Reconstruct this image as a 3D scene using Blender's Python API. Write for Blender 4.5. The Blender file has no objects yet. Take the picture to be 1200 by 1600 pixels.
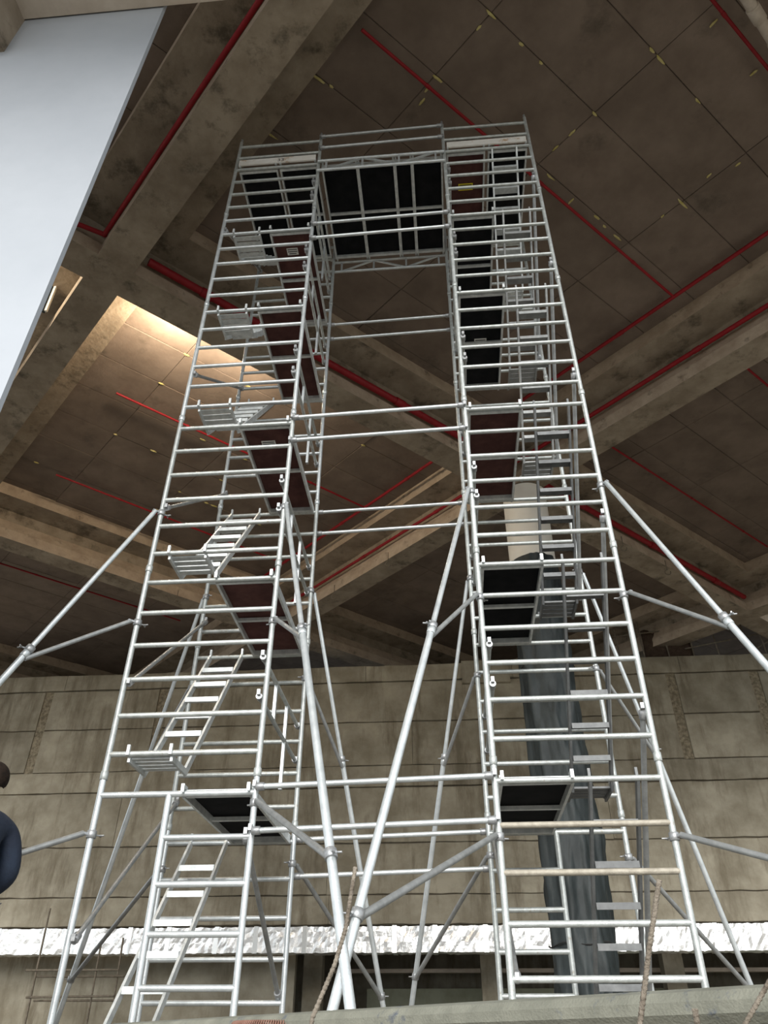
import bpy, bmesh, math, random
from mathutils import Vector, Matrix, noise

random.seed(7)
SC = bpy.context.scene
COL = SC.collection
V = Vector
PI = math.pi

# ------------------------------------------------------------------ camera
CAMP = V((-0.3741, -6.4802, -0.4777))
PITCH, YAW, ROLL, FPX = 0.62706, -0.086755, 0.004456, 1182.41
_f = V((math.sin(YAW) * math.cos(PITCH), math.cos(YAW) * math.cos(PITCH), math.sin(PITCH)))
_r = V((math.cos(YAW), -math.sin(YAW), 0))
_u = _r.cross(_f)
_r2 = _r * math.cos(ROLL) + _u * math.sin(ROLL)
_u2 = -_r * math.sin(ROLL) + _u * math.cos(ROLL)
cd = bpy.data.cameras.new('camera')
cam = bpy.data.objects.new('camera', cd)
COL.objects.link(cam)
cd.sensor_fit = 'VERTICAL'
cd.sensor_height = 36.0
cd.sensor_width = 27.0
cd.lens = FPX / 1600 * 36
cd.clip_start = 0.02
cd.clip_end = 300
cam.matrix_world = Matrix(((_r2.x, _u2.x, -_f.x, CAMP.x), (_r2.y, _u2.y, -_f.y, CAMP.y), (_r2.z, _u2.z, -_f.z, CAMP.z), (0, 0, 0, 1)))
SC.camera = cam

# ------------------------------------------------------------------ world, lights, exposure
w = bpy.data.worlds.new('overcast')
SC.world = w
w.use_nodes = True
wn = w.node_tree.nodes
bg = wn['Background']
bg.inputs[0].default_value = (0.90, 0.96, 1.0, 1)
bg.inputs[1].default_value = 1.5
SC.view_settings.view_transform = 'Standard'
SC.view_settings.look = 'None'
SC.view_settings.gamma = 1
SC.view_settings.use_curve_mapping = False
SC.view_settings.exposure = 0.0


def lamp(name, kind, loc, target, energy, color, **kw):
    l = bpy.data.lights.new(name, kind)
    l.energy = energy
    l.color = color
    for k, v in kw.items():
        setattr(l, k, v)
    o = bpy.data.objects.new(name, l)
    COL.objects.link(o)
    o.location = loc
    d = V(target) - V(loc)
    o.rotation_euler = d.to_track_quat('-Z', 'Y').to_euler()
    return o


# hazy daylight through the open front behind the viewer
sun = lamp('hazy_sun', 'SUN', (0, -30, 14), (0.6, 0, 0), 4.6, (1.0, 0.97, 0.92), angle=math.radians(38))

# ------------------------------------------------------------------ materials
MATS = {}


def nodes_of(name):
    m = bpy.data.materials.new(name)
    m.use_nodes = True
    nt = m.node_tree
    return m, nt, nt.nodes['Principled BSDF']


def mat(name, col, rough=0.6, metal=0.0, col2=None, scale=4.0, detail=6, bump=0.0, bscale=40.0, stain=None, sscale=1.2, slo=.56, shi=.68, rnd=0.0, spec=0.5, stretch=None, streak=None):
    m, nt, b = nodes_of(name)
    L = nt.links
    N = nt.nodes
    b.inputs['Roughness'].default_value = rough
    b.inputs['Metallic'].default_value = metal
    b.inputs['Specular IOR Level'].default_value = spec
    geo = N.new('ShaderNodeNewGeometry')
    mp = N.new('ShaderNodeMapping')
    L.new(geo.outputs['Position'], mp.inputs['Vector'])
    if stretch:
        mp.inputs['Scale'].default_value = stretch
    c = None
    if col2:
        n = N.new('ShaderNodeTexNoise')
        n.inputs['Scale'].default_value = scale
        n.inputs['Detail'].default_value = detail
        n.inputs['Roughness'].default_value = 0.62
        L.new(mp.outputs[0], n.inputs['Vector'])
        r = N.new('ShaderNodeValToRGB')
        r.color_ramp.elements[0].position = 0.36
        r.color_ramp.elements[1].position = 0.66
        r.color_ramp.elements[0].color = (*col, 1)
        r.color_ramp.elements[1].color = (*col2, 1)
        L.new(n.outputs['Fac'], r.inputs[0])
        c = r.outputs[0]
    if stain:
        n2 = N.new('ShaderNodeTexNoise')
        n2.inputs['Scale'].default_value = sscale
        n2.inputs['Detail'].default_value = 8
        n2.inputs['Roughness'].default_value = 0.7
        mp2 = N.new('ShaderNodeMapping')
        L.new(geo.outputs['Position'], mp2.inputs['Vector'])
        mp2.inputs['Location'].default_value = (3.1, 7.7, 1.3)
        if streak:
            mp2.inputs['Scale'].default_value = streak
        L.new(mp2.outputs[0], n2.inputs['Vector'])
        r2 = N.new('ShaderNodeMapRange')
        r2.inputs['From Min'].default_value = slo
        r2.inputs['From Max'].default_value = shi
        r2.inputs['To Max'].default_value = 0.85
        L.new(n2.outputs['Fac'], r2.inputs['Value'])
        mx = N.new('ShaderNodeMix')
        mx.data_type = 'RGBA'
        L.new(r2.outputs[0], mx.inputs[0])
        if c is None:
            mx.inputs[6].default_value = (*col, 1)
        else:
            L.new(c, mx.inputs[6])
        mx.inputs[7].default_value = (*stain, 1)
        c = mx.outputs[2]
    if rnd:
        oi = N.new('ShaderNodeObjectInfo')
        mr = N.new('ShaderNodeMapRange')
        mr.inputs['To Min'].default_value = 1 - rnd
        mr.inputs['To Max'].default_value = 1 + rnd
        L.new(oi.outputs['Random'], mr.inputs['Value'])
        mu = N.new('ShaderNodeMix')
        mu.data_type = 'RGBA'
        mu.blend_type = 'MULTIPLY'
        mu.inputs[0].default_value = 1
        if c is None:
            mu.inputs[6].default_value = (*col, 1)
        else:
            L.new(c, mu.inputs[6])
        cc = N.new('ShaderNodeCombineColor')
        for i in range(3):
            L.new(mr.outputs[0], cc.inputs[i])
        L.new(cc.outputs[0], mu.inputs[7])
        c = mu.outputs[2]
    if c is None:
        b.inputs['Base Color'].default_value = (*col, 1)
    else:
        L.new(c, b.inputs['Base Color'])
    if bump:
        n3 = N.new('ShaderNodeTexNoise')
        n3.inputs['Scale'].default_value = bscale
        n3.inputs['Detail'].default_value = 5
        L.new(mp.outputs[0], n3.inputs['Vector'])
        bp = N.new('ShaderNodeBump')
        bp.inputs['Strength'].default_value = bump
        bp.inputs['Distance'].default_value = 0.02
        L.new(n3.outputs['Fac'], bp.inputs['Height'])
        L.new(bp.outputs[0], b.inputs['Normal'])
    MATS[name] = m
    return m


mat('aluminium', (0.50, 0.535, 0.55), 0.40, 0.55, (0.64, 0.675, 0.685), 9, bump=0.12, bscale=90, rnd=0.10)
mat('worn_aluminium', (0.42, 0.445, 0.435), 0.46, 0.5, (0.56, 0.59, 0.58), 14, stain=(0.34, 0.30, 0.24), sscale=22, slo=.58, shi=.70, bump=0.15, bscale=90, rnd=0.12)
mat('dusty_aluminium', (0.30, 0.27, 0.22), 0.6, 0.2, (0.42, 0.385, 0.32), 16, bump=0.2, bscale=90)
mat('clamp_steel', (0.30, 0.31, 0.32), 0.45, 0.6, (0.45, 0.46, 0.47), 30)
mat('grey_aluminium', (0.27, 0.28, 0.28), 0.45, 0.5, (0.37, 0.38, 0.38), 12, rnd=0.06)
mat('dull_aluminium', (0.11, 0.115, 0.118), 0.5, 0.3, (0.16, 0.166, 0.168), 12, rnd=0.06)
mat('tread_aluminium', (0.54, 0.57, 0.58), 0.4, 0.4, (0.75, 0.78, 0.78), 12, rnd=0.06)
mat('brown_plywood', (0.060, 0.022, 0.020), 0.7, 0, (0.10, 0.042, 0.036), 5, bump=0.1, rnd=0.15, spec=0.2)
mat('black_plywood', (0.006, 0.007, 0.008), 0.8, 0, (0.014, 0.014, 0.016), 5, rnd=0.15, spec=0.1)
mat('slab_concrete', (0.152, 0.115, 0.090), 0.85, 0, (0.215, 0.167, 0.134), 1.1, stain=(0.088, 0.071, 0.053), sscale=0.8, slo=.57, shi=.72, bump=0.25, bscale=14, rnd=0.07)
mat('slab_dark', (0.09, 0.076, 0.062), 0.9)
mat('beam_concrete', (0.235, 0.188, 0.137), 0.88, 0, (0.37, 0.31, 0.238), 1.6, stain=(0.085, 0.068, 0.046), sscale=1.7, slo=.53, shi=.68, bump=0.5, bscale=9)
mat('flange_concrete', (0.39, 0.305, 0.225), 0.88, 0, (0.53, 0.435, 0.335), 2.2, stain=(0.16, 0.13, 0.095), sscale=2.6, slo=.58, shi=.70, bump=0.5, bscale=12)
mat('wall_concrete', (0.240, 0.212, 0.155), 0.88, 0, (0.405, 0.370, 0.290), 0.9, stain=(0.165, 0.138, 0.094), sscale=1.1, slo=.50, shi=.66, bump=0.5, bscale=7, rnd=0.13, streak=(1.6, 1, 0.28))
mat('rough_concrete', (0.15, 0.125, 0.085), 0.95, 0, (0.36, 0.31, 0.22), 9, bump=0.9, bscale=16)
mat('joint_mortar', (0.13, 0.11, 0.08), 0.95, 0, (0.19, 0.16, 0.115), 4)
mat('kerb_concrete', (0.145, 0.146, 0.118), 0.85, 0, (0.215, 0.215, 0.175), 8, stain=(0.065, 0.078, 0.105), sscale=9, slo=.58, shi=.66, bump=0.25, bscale=150)
mat('floor_concrete', (0.20, 0.185, 0.16), 0.9, 0, (0.28, 0.26, 0.225), 1.4, bump=0.2)
mat('outdoor_ground', (0.17, 0.15, 0.12), 0.95, 0, (0.24, 0.215, 0.175), 0.6)
mat('white_plaster', (0.40, 0.43, 0.475), 0.8, 0, (0.44, 0.47, 0.515), 0.8, bump=0.05, bscale=8)
mat('pale_concrete', (0.50, 0.43, 0.36), 0.85, 0, (0.62, 0.55, 0.47), 2.0, bump=0.3, bscale=12)
mat('green_render', (0.28, 0.29, 0.21), 0.9, 0, (0.36, 0.37, 0.28), 2)
mat('red_paint', (0.24, 0.008, 0.014), 0.45, 0, (0.30, 0.013, 0.020), 6, rnd=0.1, spec=0.3)
mat('foil', (0.94, 0.95, 0.95), 0.28, 0.6, (0.98, 0.98, 0.98), 7, bump=0.5, bscale=14)
mat('foil_tape', (0.92, 0.94, 0.94), 0.25, 0.55)
mat('dark_netting', (0.012, 0.018, 0.019), 0.6, 0, (0.034, 0.044, 0.046), 3.0, bump=0.6, bscale=9, stretch=(1, 1, 0.5))
mat('white_sheet', (0.82, 0.78, 0.70), 0.6, 0, (0.88, 0.85, 0.78), 1.5)
mat('rusty_rebar', (0.13, 0.105, 0.08), 0.85, 0.1, (0.27, 0.235, 0.19), 26, bump=0.6, bscale=120)
mat('rust', (0.17, 0.085, 0.06), 0.9, 0, (0.25, 0.14, 0.105), 30)
mat('old_scaffold', (0.16, 0.135, 0.10), 0.8, 0.2, (0.26, 0.22, 0.17), 9)
mat('yellow_foam', (0.42, 0.36, 0.10), 0.9, 0, (0.62, 0.55, 0.28), 12)
mat('yellow_label', (0.80, 0.66, 0.03), 0.5)
mat('white_label', (0.72, 0.72, 0.70), 0.5)
mat('black_print', (0.02, 0.02, 0.02), 0.6)
mat('toe_timber', (0.66, 0.63, 0.58), 0.6, 0, (0.80, 0.78, 0.74), 3, stain=(0.45, 0.27, 0.14), sscale=2.5, slo=.56, shi=.62)
mat('navy_cloth', (0.005, 0.010, 0.024), 0.85, 0, (0.008, 0.017, 0.036), 10, bump=0.2)
mat('dark_skin', (0.055, 0.028, 0.018), 0.5, 0, (0.075, 0.040, 0.026), 9)
mat('black_hair', (0.010, 0.007, 0.005), 0.9, 0, (0.022, 0.014, 0.010), 40, bump=0.5, bscale=200, spec=0.15)
mat('work_trousers', (0.03, 0.03, 0.035), 0.85, 0, (0.05, 0.05, 0.055), 9)
mat('boot_leather', (0.02, 0.015, 0.012), 0.6)
mat('brown_tarp', (0.05, 0.03, 0.02), 0.9, 0, (0.09, 0.06, 0.04), 6, bump=0.6, bscale=10)
mat('window_glass', (0.02, 0.025, 0.03), 0.1)
mat('rubber', (0.02, 0.02, 0.02), 0.8)
mat('grey_pipe', (0.42, 0.36, 0.30), 0.7, 0, (0.52, 0.46, 0.39), 8)


# ------------------------------------------------------------------ mesh helpers
def mesh_from(name, verts, faces, m, smooth=False):
    me = bpy.data.meshes.new(name)
    me.from_pydata([tuple(v) for v in verts], [], faces)
    me.materials.append(MATS[m] if isinstance(m, str) else m)
    if smooth:
        me.polygons.foreach_set('use_smooth', [True] * len(me.polygons))
    me.update()
    return me


_cache = {}


def cyl_mesh(m, n=14):
    k = ('cyl', m, n)
    if k not in _cache:
        vs, fs = [], []
        for z in (0, 1):
            for i in range(n):
                a = 2 * PI * i / n
                vs.append((math.cos(a), math.sin(a), z))
        for i in range(n):
            j = (i + 1) % n
            fs.append((i, j, n + j, n + i))
        fs.append(tuple(range(n - 1, -1, -1)))
        fs.append(tuple(range(n, 2 * n)))
        me = mesh_from('tube', vs, fs, m)
        sm = [True] * n + [False, False]
        me.polygons.foreach_set('use_smooth', sm)
        _cache[k] = me
    return _cache[k]


def cube_mesh(m):
    k = ('cube', m)
    if k not in _cache:
        bm = bmesh.new()
        bmesh.ops.create_cube(bm, size=1)
        me = bpy.data.meshes.new('block')
        bm.to_mesh(me)
        bm.free()
        me.materials.append(MATS[m])
        _cache[k] = me
    return _cache[k]


def add(name, me, parent=None, mw=None):
    o = bpy.data.objects.new(name, me)
    COL.objects.link(o)
    if mw is None:
        mw = Matrix.Identity(4)
    if parent is not None:
        o.parent = parent
        o.matrix_local = world_of(parent).inverted() @ mw
    else:
        o.matrix_local = mw
    o['_w'] = 0
    WORLD[o.name] = mw
    return o


WORLD = {}


def world_of(o):
    return WORLD[o.name]


def thing(name, label, cat, loc, group=None):
    o = bpy.data.objects.new(name, None)
    COL.objects.link(o)
    o.empty_display_size = 0.1
    mw = Matrix.Translation(V(loc))
    o.matrix_local = mw
    WORLD[o.name] = mw
    o['label'] = label
    o['category'] = cat
    if group:
        o['group'] = group
    return o


def tag(o, label, cat, group=None):
    o['label'] = label
    o['category'] = cat
    if group:
        o['group'] = group
    return o


def axis_matrix(p0, p1, r):
    p0, p1 = V(p0), V(p1)
    d = p1 - p0
    q = d.to_track_quat('Z', 'Y').to_matrix().to_4x4()
    return Matrix.Translation(p0) @ q @ Matrix.Diagonal((r, r, d.length, 1))


def tube(name, p0, p1, r, m, parent=None, n=14):
    return add(name, cyl_mesh(m, n), parent, axis_matrix(p0, p1, r))


def box(name, c, size, m, parent=None, rot=None):
    mw = Matrix.Translation(V(c))
    if rot is not None:
        mw = mw @ rot.to_4x4()
    mw = mw @ Matrix.Diagonal((*size, 1))
    return add(name, cube_mesh(m), parent, mw)


def bar(name, p0, p1, wx, wz, m, parent=None, up=(0, 0, 1)):
    """box of section wx by wz running from p0 to p1"""
    p0, p1 = V(p0), V(p1)
    d = p1 - p0
    y = d.normalized()
    x = y.cross(V(up)).normalized()
    z = x.cross(y)
    R = Matrix((x, y, z)).transposed()
    return box(name, (p0 + p1) / 2, (wx, d.length, wz), m, parent, R)


def sweep(name, pts, r, m, parent=None, n=8, closed=False, rfun=None):
    vs, fs = [], []
    pts = [V(p) for p in pts]
    K = len(pts)
    prev = None
    for i, p in enumerate(pts):
        a = pts[(i - 1) % K] if (closed or i > 0) else p
        b = pts[(i + 1) % K] if (closed or i < K - 1) else p
        t = (b - a).normalized()
        if prev is None:
            u = t.orthogonal().normalized()
        else:
            u = (prev - t * prev.dot(t)).normalized()
        prev = u
        v = t.cross(u)
        rr = rfun(i) * r if rfun else r
        for k in range(n):
            an = 2 * PI * k / n
            vs.append(p + (u * math.cos(an) + v * math.sin(an)) * rr)
    rng = K if closed else K - 1
    for i in range(rng):
        for k in range(n):
            a = i * n + k
            b = i * n + (k + 1) % n
            c = ((i + 1) % K) * n + (k + 1) % n
            d = ((i + 1) % K) * n + k
            fs.append((a, b, c, d))
    if not closed:
        fs.append(tuple(range(n - 1, -1, -1)))
        fs.append(tuple((K - 1) * n + k for k in range(n)))
    return add(name, mesh_from(name, vs, fs, m, True), parent)


# building grid: dB runs right-and-away, dA runs left-and-away
_a, _b = math.radians(136.3), math.radians(43)
DA = V((math.cos(_a), math.sin(_a), 0))
DB = V((math.cos(_b), math.sin(_b), 0))


def ST(s, t, z):
    return DB * s + DA * t + V((0, 0, z))


def st_prism(name, s0, s1, t0, t1, z0, z1, m, parent=None, me=None):
    vs = [ST(s, t, z) for z in (z0, z1) for (s, t) in ((s0, t0), (s1, t0), (s1, t1), (s0, t1))]
    fs = [(3, 2, 1, 0), (4, 5, 6, 7), (0, 1, 5, 4), (1, 2, 6, 5), (2, 3, 7, 6), (3, 0, 4, 7)]
    return add(name, mesh_from(name, vs, fs, m), parent)


def structure(o):
    o['kind'] = 'structure'
    return o


S = 0.353
FLOOR = -0.60
PITZ = -2.10
# ------------------------------------------------------------------ floor and ground
def slab_xy(name, x0, x1, y0, y1, z0, z1, m, parent=None):
    return box(name, ((x0 + x1) / 2, (y0 + y1) / 2, (z0 + z1) / 2), (x1 - x0, y1 - y0, z1 - z0), m, parent)


LEDGE_S = -3.06
fl = structure(st_prism('floor', LEDGE_S, 34, -14, 46, FLOOR - 0.35, FLOOR, 'floor_concrete'))
structure(st_prism('floor', -26, LEDGE_S, -0.2, 46, FLOOR - 0.35, FLOOR, 'floor_concrete'))
gr = structure(slab_xy('ground', -90, 90, -110, 60, PITZ - 0.4, PITZ, 'outdoor_ground'))

# kerb along the slab edge, its nosing rolled over the pit wall
prof = [(0.30, FLOOR - 0.02), (0.30, -0.335), (0.02, -0.340), (-0.012, -0.348), (-0.028, -0.368), (-0.028, -0.392), (-0.012, -0.412), (0.05, -0.424), (0.05, -0.45), (0.05, PITZ)]
def profile_run(name, prof, s_ref, t0, t1, m, along='A', parent=None, nseg=1, m2=None):
    vs, fs = [], []
    K = len(prof)
    for i in range(nseg + 1):
        q = t0 + (t1 - t0) * i / nseg
        for (u, z) in prof:
            vs.append(ST(s_ref + u, q, z) if along == 'A' else ST(q, s_ref + u, z))
    for i in range(nseg):
        for k in range(K):
            a, b = i * K + k, i * K + (k + 1) % K
            fs.append((a, b, b + K, a + K) if along == 'A' else (a, a + K, b + K, b))
    fs.append(tuple(range(K)))
    fs.append(tuple(nseg * K + k for k in range(K))[::-1])
    me = mesh_from(name, vs, fs, m)
    bm = bmesh.new()
    bm.from_mesh(me)
    bmesh.ops.recalc_face_normals(bm, faces=bm.faces)
    bm.to_mesh(me)
    bm.free()
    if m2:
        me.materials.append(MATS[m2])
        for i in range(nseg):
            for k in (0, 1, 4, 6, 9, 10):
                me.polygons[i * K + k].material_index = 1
    return add(name, me, parent)


kerb = structure(profile_run('kerb', prof, LEDGE_S, -10, -0.3, 'kerb_concrete'))

# ------------------------------------------------------------------ ceiling: beams and slab panels
HS, HC = 12.20, 13.60
AS = [-14.78, -3.20, 8.38, 19.96, 31.5]
BS = [-6.15, 6.05, 17.45, 28.9]
TJ = [-5.31, 6.05, 17.45, 28.9]
BW = 0.72
beam_prof = [(0, HS), (0, HS + 0.32), (0.13, HS + 0.66), (0.13, HC - 0.40), (-0.66, HC - 0.38), (-0.66, HC + 0.05), (BW + 0.66, HC + 0.05), (BW + 0.66, HC - 0.38), (BW - 0.13, HC - 0.40), (BW - 0.13, HS + 0.66), (BW, HS + 0.32), (BW, HS)]
cross_prof = [(u, z + (0.004 if z < HC - 0.5 else 0.02)) for (u, z) in beam_prof]
beamsA, beamsB = {}, {}
for i in (1, 2, 3):
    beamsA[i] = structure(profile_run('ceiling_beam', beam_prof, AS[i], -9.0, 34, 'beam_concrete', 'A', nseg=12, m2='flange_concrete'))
for j in range(4):
    for i in range(0, 4):
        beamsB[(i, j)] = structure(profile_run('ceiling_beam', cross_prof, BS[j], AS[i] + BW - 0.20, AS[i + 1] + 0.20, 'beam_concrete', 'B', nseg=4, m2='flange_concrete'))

# unseen roof strip added behind the viewer to hold back high sky light
structure(st_prism('ceiling', -15.0, 31.5, -9.0, -6.0, HC + 0.02, HC + 0.4, 'slab_concrete'))

PMESH = {}
for i in range(0, 4):
    for j in range(0, 4):
        if i == 3 and j == 0:
            continue
        s0, s1 = AS[i] + BW + 0.64, AS[i + 1] - 0.64
        t0, t1 = BS[j] + BW + 0.64, (BS[j + 1] if j < 3 else 40.3) - 0.64
        c = structure(st_prism('ceiling', s0 - 1.0, s1 + 1.0, t0 - 1.0, t1 + 1.0, HC + 0.10, HC + 0.4, 'slab_dark'))
        if j == 3:
            st_prism('panel', s0, s1, t0, t1, HC, HC + 0.09, 'slab_concrete', c)
            continue
        sj = [s0] + [AS[i] + q for q in (3.07, 5.72, 8.52)] + [s1]
        tj = [t0] + [TJ[j] + 1.31 * k for k in range(1 if j == 0 else 2, 9)] + [t1]
        for a in range(4):
            for b in range(len(tj) - 1):
                ds, dt = sj[a + 1] - sj[a], tj[b + 1] - tj[b]
                key = (round(ds, 3), round(dt, 3))
                if key not in PMESH:
                    g = 0.004
                    ch = 0.012
                    vs = []
                    for (z, e) in ((0, g + ch), (ch, g), (0.09, g)):
                        for (s_, t_) in ((e, e), (ds - e, e), (ds - e, dt - e), (e, dt - e)):
                            vs.append(ST(s_, t_, z))
                    fs = [(3, 2, 1, 0), (8, 9, 10, 11)]
                    for l in (0, 4):
                        for k in range(4):
                            fs.append((l + k, l + (k + 1) % 4, l + 4 + (k + 1) % 4, l + 4 + k))
                    PMESH[key] = mesh_from('panel', vs, fs, 'slab_concrete')
                add('panel', PMESH[key], c, Matrix.Translation(ST(sj[a], tj[b], HC + random.uniform(0, 0.022))))
        if i == 1 and j == 0:
            MAINBAY = c
        if i == 1 and j == 1:
            FARBAY = c

# foam squeezed out of the joints
def blob(seed):
    rr = random.Random(seed)
    bm = bmesh.new()
    bmesh.ops.create_icosphere(bm, subdivisions=1, radius=1)
    for v in bm.verts:
        v.co *= rr.uniform(0.6, 1.25)
    me = bpy.data.meshes.new('foam_bead')
    bm.to_mesh(me)
    bm.free()
    me.materials.append(MATS['yellow_foam'])
    return me
BL = [blob(k) for k in range(4)]
foam = [(-.13, -1.36, 1), (-.13, -1.1, 0), (-.08, -.05, 1), (2.36, -2.68, 0), (2.6, -2.68, 1), (-.08, .21, 0), (0, .41, 0), (1.09, -1.36, 0), (2.52, -1.37, 0), (2.5, -0.9, 0), (2.5, -0.5, 0), (3.73, -2.68, 0), (2.77, -3.59, 0), (4.02, -3.58, 0), (5.4, -2.48, 0),
        (5.2, -2.0, 0), (5.34, -1.31, 1), (5.3, -0.9, 0), (5.01, .0, 1), (2.9, -.04, 1), (3.62, .04, 0), (-1.66, 1.26, 1), (-1.4, 1.23, 0), (-1.67, 2.65, 1), (-2.11, 5.2, 0), (4.3, -0.04, 0), (0.6, -1.36, 0), (4.6, 0.0, 0)]
for (s, t, k) in foam:
    L_ = random.uniform(0.05, 0.10) if k == 0 else random.uniform(0.12, 0.2)
    ang = _b if abs((t - TJ[0]) / 1.31 - round((t - TJ[0]) / 1.31)) < 0.08 else _a
    mw = Matrix.Translation(ST(s, t, HC - 0.004)) @ Matrix.Rotation(ang, 4, 'Z') @ Matrix.Diagonal((L_, 0.028, 0.016, 1))
    add('foam_bead', random.choice(BL), MAINBAY, mw)
for k in range(22):
    s = random.choice((-.13, 2.52, 5.32)) if random.random() < .4 else random.uniform(-1.8, 5.5)
    t = BS[1] + 1.31 * random.randint(2, 7)
    mw = Matrix.Translation(ST(s, t, HC - 0.004)) @ Matrix.Rotation(_b, 4, 'Z') @ Matrix.Diagonal((random.uniform(.05, .13), 0.035, 0.02, 1))
    add('foam_bead', random.choice(BL), FARBAY, mw)

# rebar hooks hanging from the beams
def hook_pts(P, h=0.35, r=0.09):
    pts = [P, P - V((0, 0, h))]
    for k in range(9):
        a = PI / 2 + k * PI / 5
        pts.append(P - V((0, 0, h + r)) + V((math.cos(a) * r, 0, math.sin(a) * r)))
    return pts
for (bm_, P) in ((beamsA[2], ST(AS[2] - 0.01, 11.2, HS + 0.24)), (beamsA[2], ST(AS[2] - 0.01, 13.9, HS + 0.24)), (beamsB[(1, 2)], ST(4.6, BS[2] - 0.01, HS + 0.2)), (beamsB[(1, 2)], ST(7.2, BS[2] - 0.01, HS + 0.2)),
                 (beamsB[(2, 1)], ST(13.0, BS[1] - 0.01, HS + 0.2)), (beamsB[(2, 1)], ST(15.2, BS[1] - 0.01, HS + 0.2))):
    sweep('rebar_hook', hook_pts(P), 0.012, 'old_scaffold', bm_, 6)

# ------------------------------------------------------------------ red sprinkler pipes
def pipe(label, pts, r, clips=0, name='sprinkler_pipe', m='red_paint', group='red sprinkler pipes'):
    t = thing(name, label, 'pipe', pts[0], group)
    for a, b in zip(pts[:-1], pts[1:]):
        tube('pipe_run', a, b, r, m, t, 16)
    for q in pts[1:-1]:
        bm = bmesh.new()
        bmesh.ops.create_uvsphere(bm, u_segments=14, v_segments=8, radius=r * 1.25)
        me = bpy.data.meshes.new('elbow')
        bm.to_mesh(me)
        bm.free()
        me.materials.append(MATS[m])
        me.polygons.foreach_set('use_smooth', [True] * len(me.polygons))
        add('elbow', me, t, Matrix.Translation(V(q)))
    a, b = V(pts[-2]), V(pts[-1])
    for k in range(clips):
        q = a + (b - a) * ((k + 0.5) / clips)
        d = (b - a).normalized()
        tube('coupling', q - d * r * 1.6, q + d * r * 1.6, r * 1.22, m, t, 16)
    return t


zt = HC - 0.16
pipe('thin red pipe crossing the slab straight above the towers', [ST(-1.62, 0.1, zt), ST(7.15, 0.12, zt)], 0.030, 3)
pipe('red header pipe running beside the lip of the second diagonal beam', [ST(7.15, -4.6, zt), ST(7.15, 5.2, zt)], 0.045, 4)
pipe('thin red pipe at the top corner of the slab, farthest from the towers', [ST(1.2, -3.77, zt), ST(7.15, -3.77, zt)], 0.030, 2)
pipe('thin red pipe under the daylit part of the slab', [ST(-0.88, 10.85, zt), ST(7.15, 10.85, zt)], 0.030, 2)
pipe('thin red pipe in the dim slab just above the far left beam', [ST(-0.7, 15.2, zt), ST(7.15, 15.2, zt)], 0.030, 2)
pipe('thin red pipe in the dark far left bay behind the second cross beam', [ST(-0.8, 21.35, zt), ST(6.6, 21.35, zt)], 0.030, 2)
pipe('dull red header pipe against the dark lip between the two towers', [ST(7.15, 7.4, zt), ST(7.15, 16.6, zt)], 0.045, 3)
pipe('short thin red pipe in the dark bay at the right edge', [ST(10.2, 0.28, zt), ST(18.6, 0.28, zt)], 0.030, 2)
pipe('long thin red pipe crossing the dark bay above the right outrigger', [ST(10.0, 4.25, zt), ST(18.6, 4.25, zt)], 0.030, 3)
pipe('slim red pipe along the flank of the big near beam', [ST(-3.25, -5.0, HS + 0.38), ST(-3.25, 5.85, HS + 0.38), ST(-3.75, 5.95, HS + 0.38), ST(-4.6, 5.95, HS + 0.38)], 0.048, 0)
pipe('fat red pipe on the cross beam behind the gap between the towers', [ST(-2.3, 5.93, HS + 0.42), ST(8.2, 5.93, HS + 0.42)], 0.085, 4)
pipe('fat dark red pipe on the beam behind the right outrigger leg', [ST(9.3, 5.93, HS + 0.42), ST(19.7, 5.93, HS + 0.42)], 0.085, 3)
pipe('red pipe along the second diagonal beam at the right edge', [ST(8.30, -5.0, HS + 0.58), ST(8.30, 5.9, HS + 0.58)], 0.055, 3)
pipe('thin dull red pipe on the far half of the second diagonal beam', [ST(8.30, 7.3, HS + 0.58), ST(8.30, 17.3, HS + 0.58)], 0.045, 3)
pipe('beige pipe with coupling rings at the top right corner', [V((4.15, -1.87, 12.6)), V((6.1, 0.24, 12.6))], 0.085, 4, 'drain_pipe', 'grey_pipe', None)

# unseen lights added without fixtures behind the cross beam, brightening the slab corner
lamp('slab_fill_light', 'POINT', ST(-0.95, 7.62, 12.86), ST(-0.9, 8.4, 13.6), 460, (1.0, 0.84, 0.62), shadow_soft_size=0.2)
lamp('slab_fill_light', 'POINT', ST(1.0, 7.62, 12.86), ST(1.0, 8.4, 13.6), 190, (1.0, 0.84, 0.62), shadow_soft_size=0.2)
lamp('slab_fill_light', 'POINT', ST(-5.2, 7.50, 13.08), ST(-5.0, 8.6, 13.6), 260, (1.0, 0.88, 0.68), shadow_soft_size=0.2)

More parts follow.
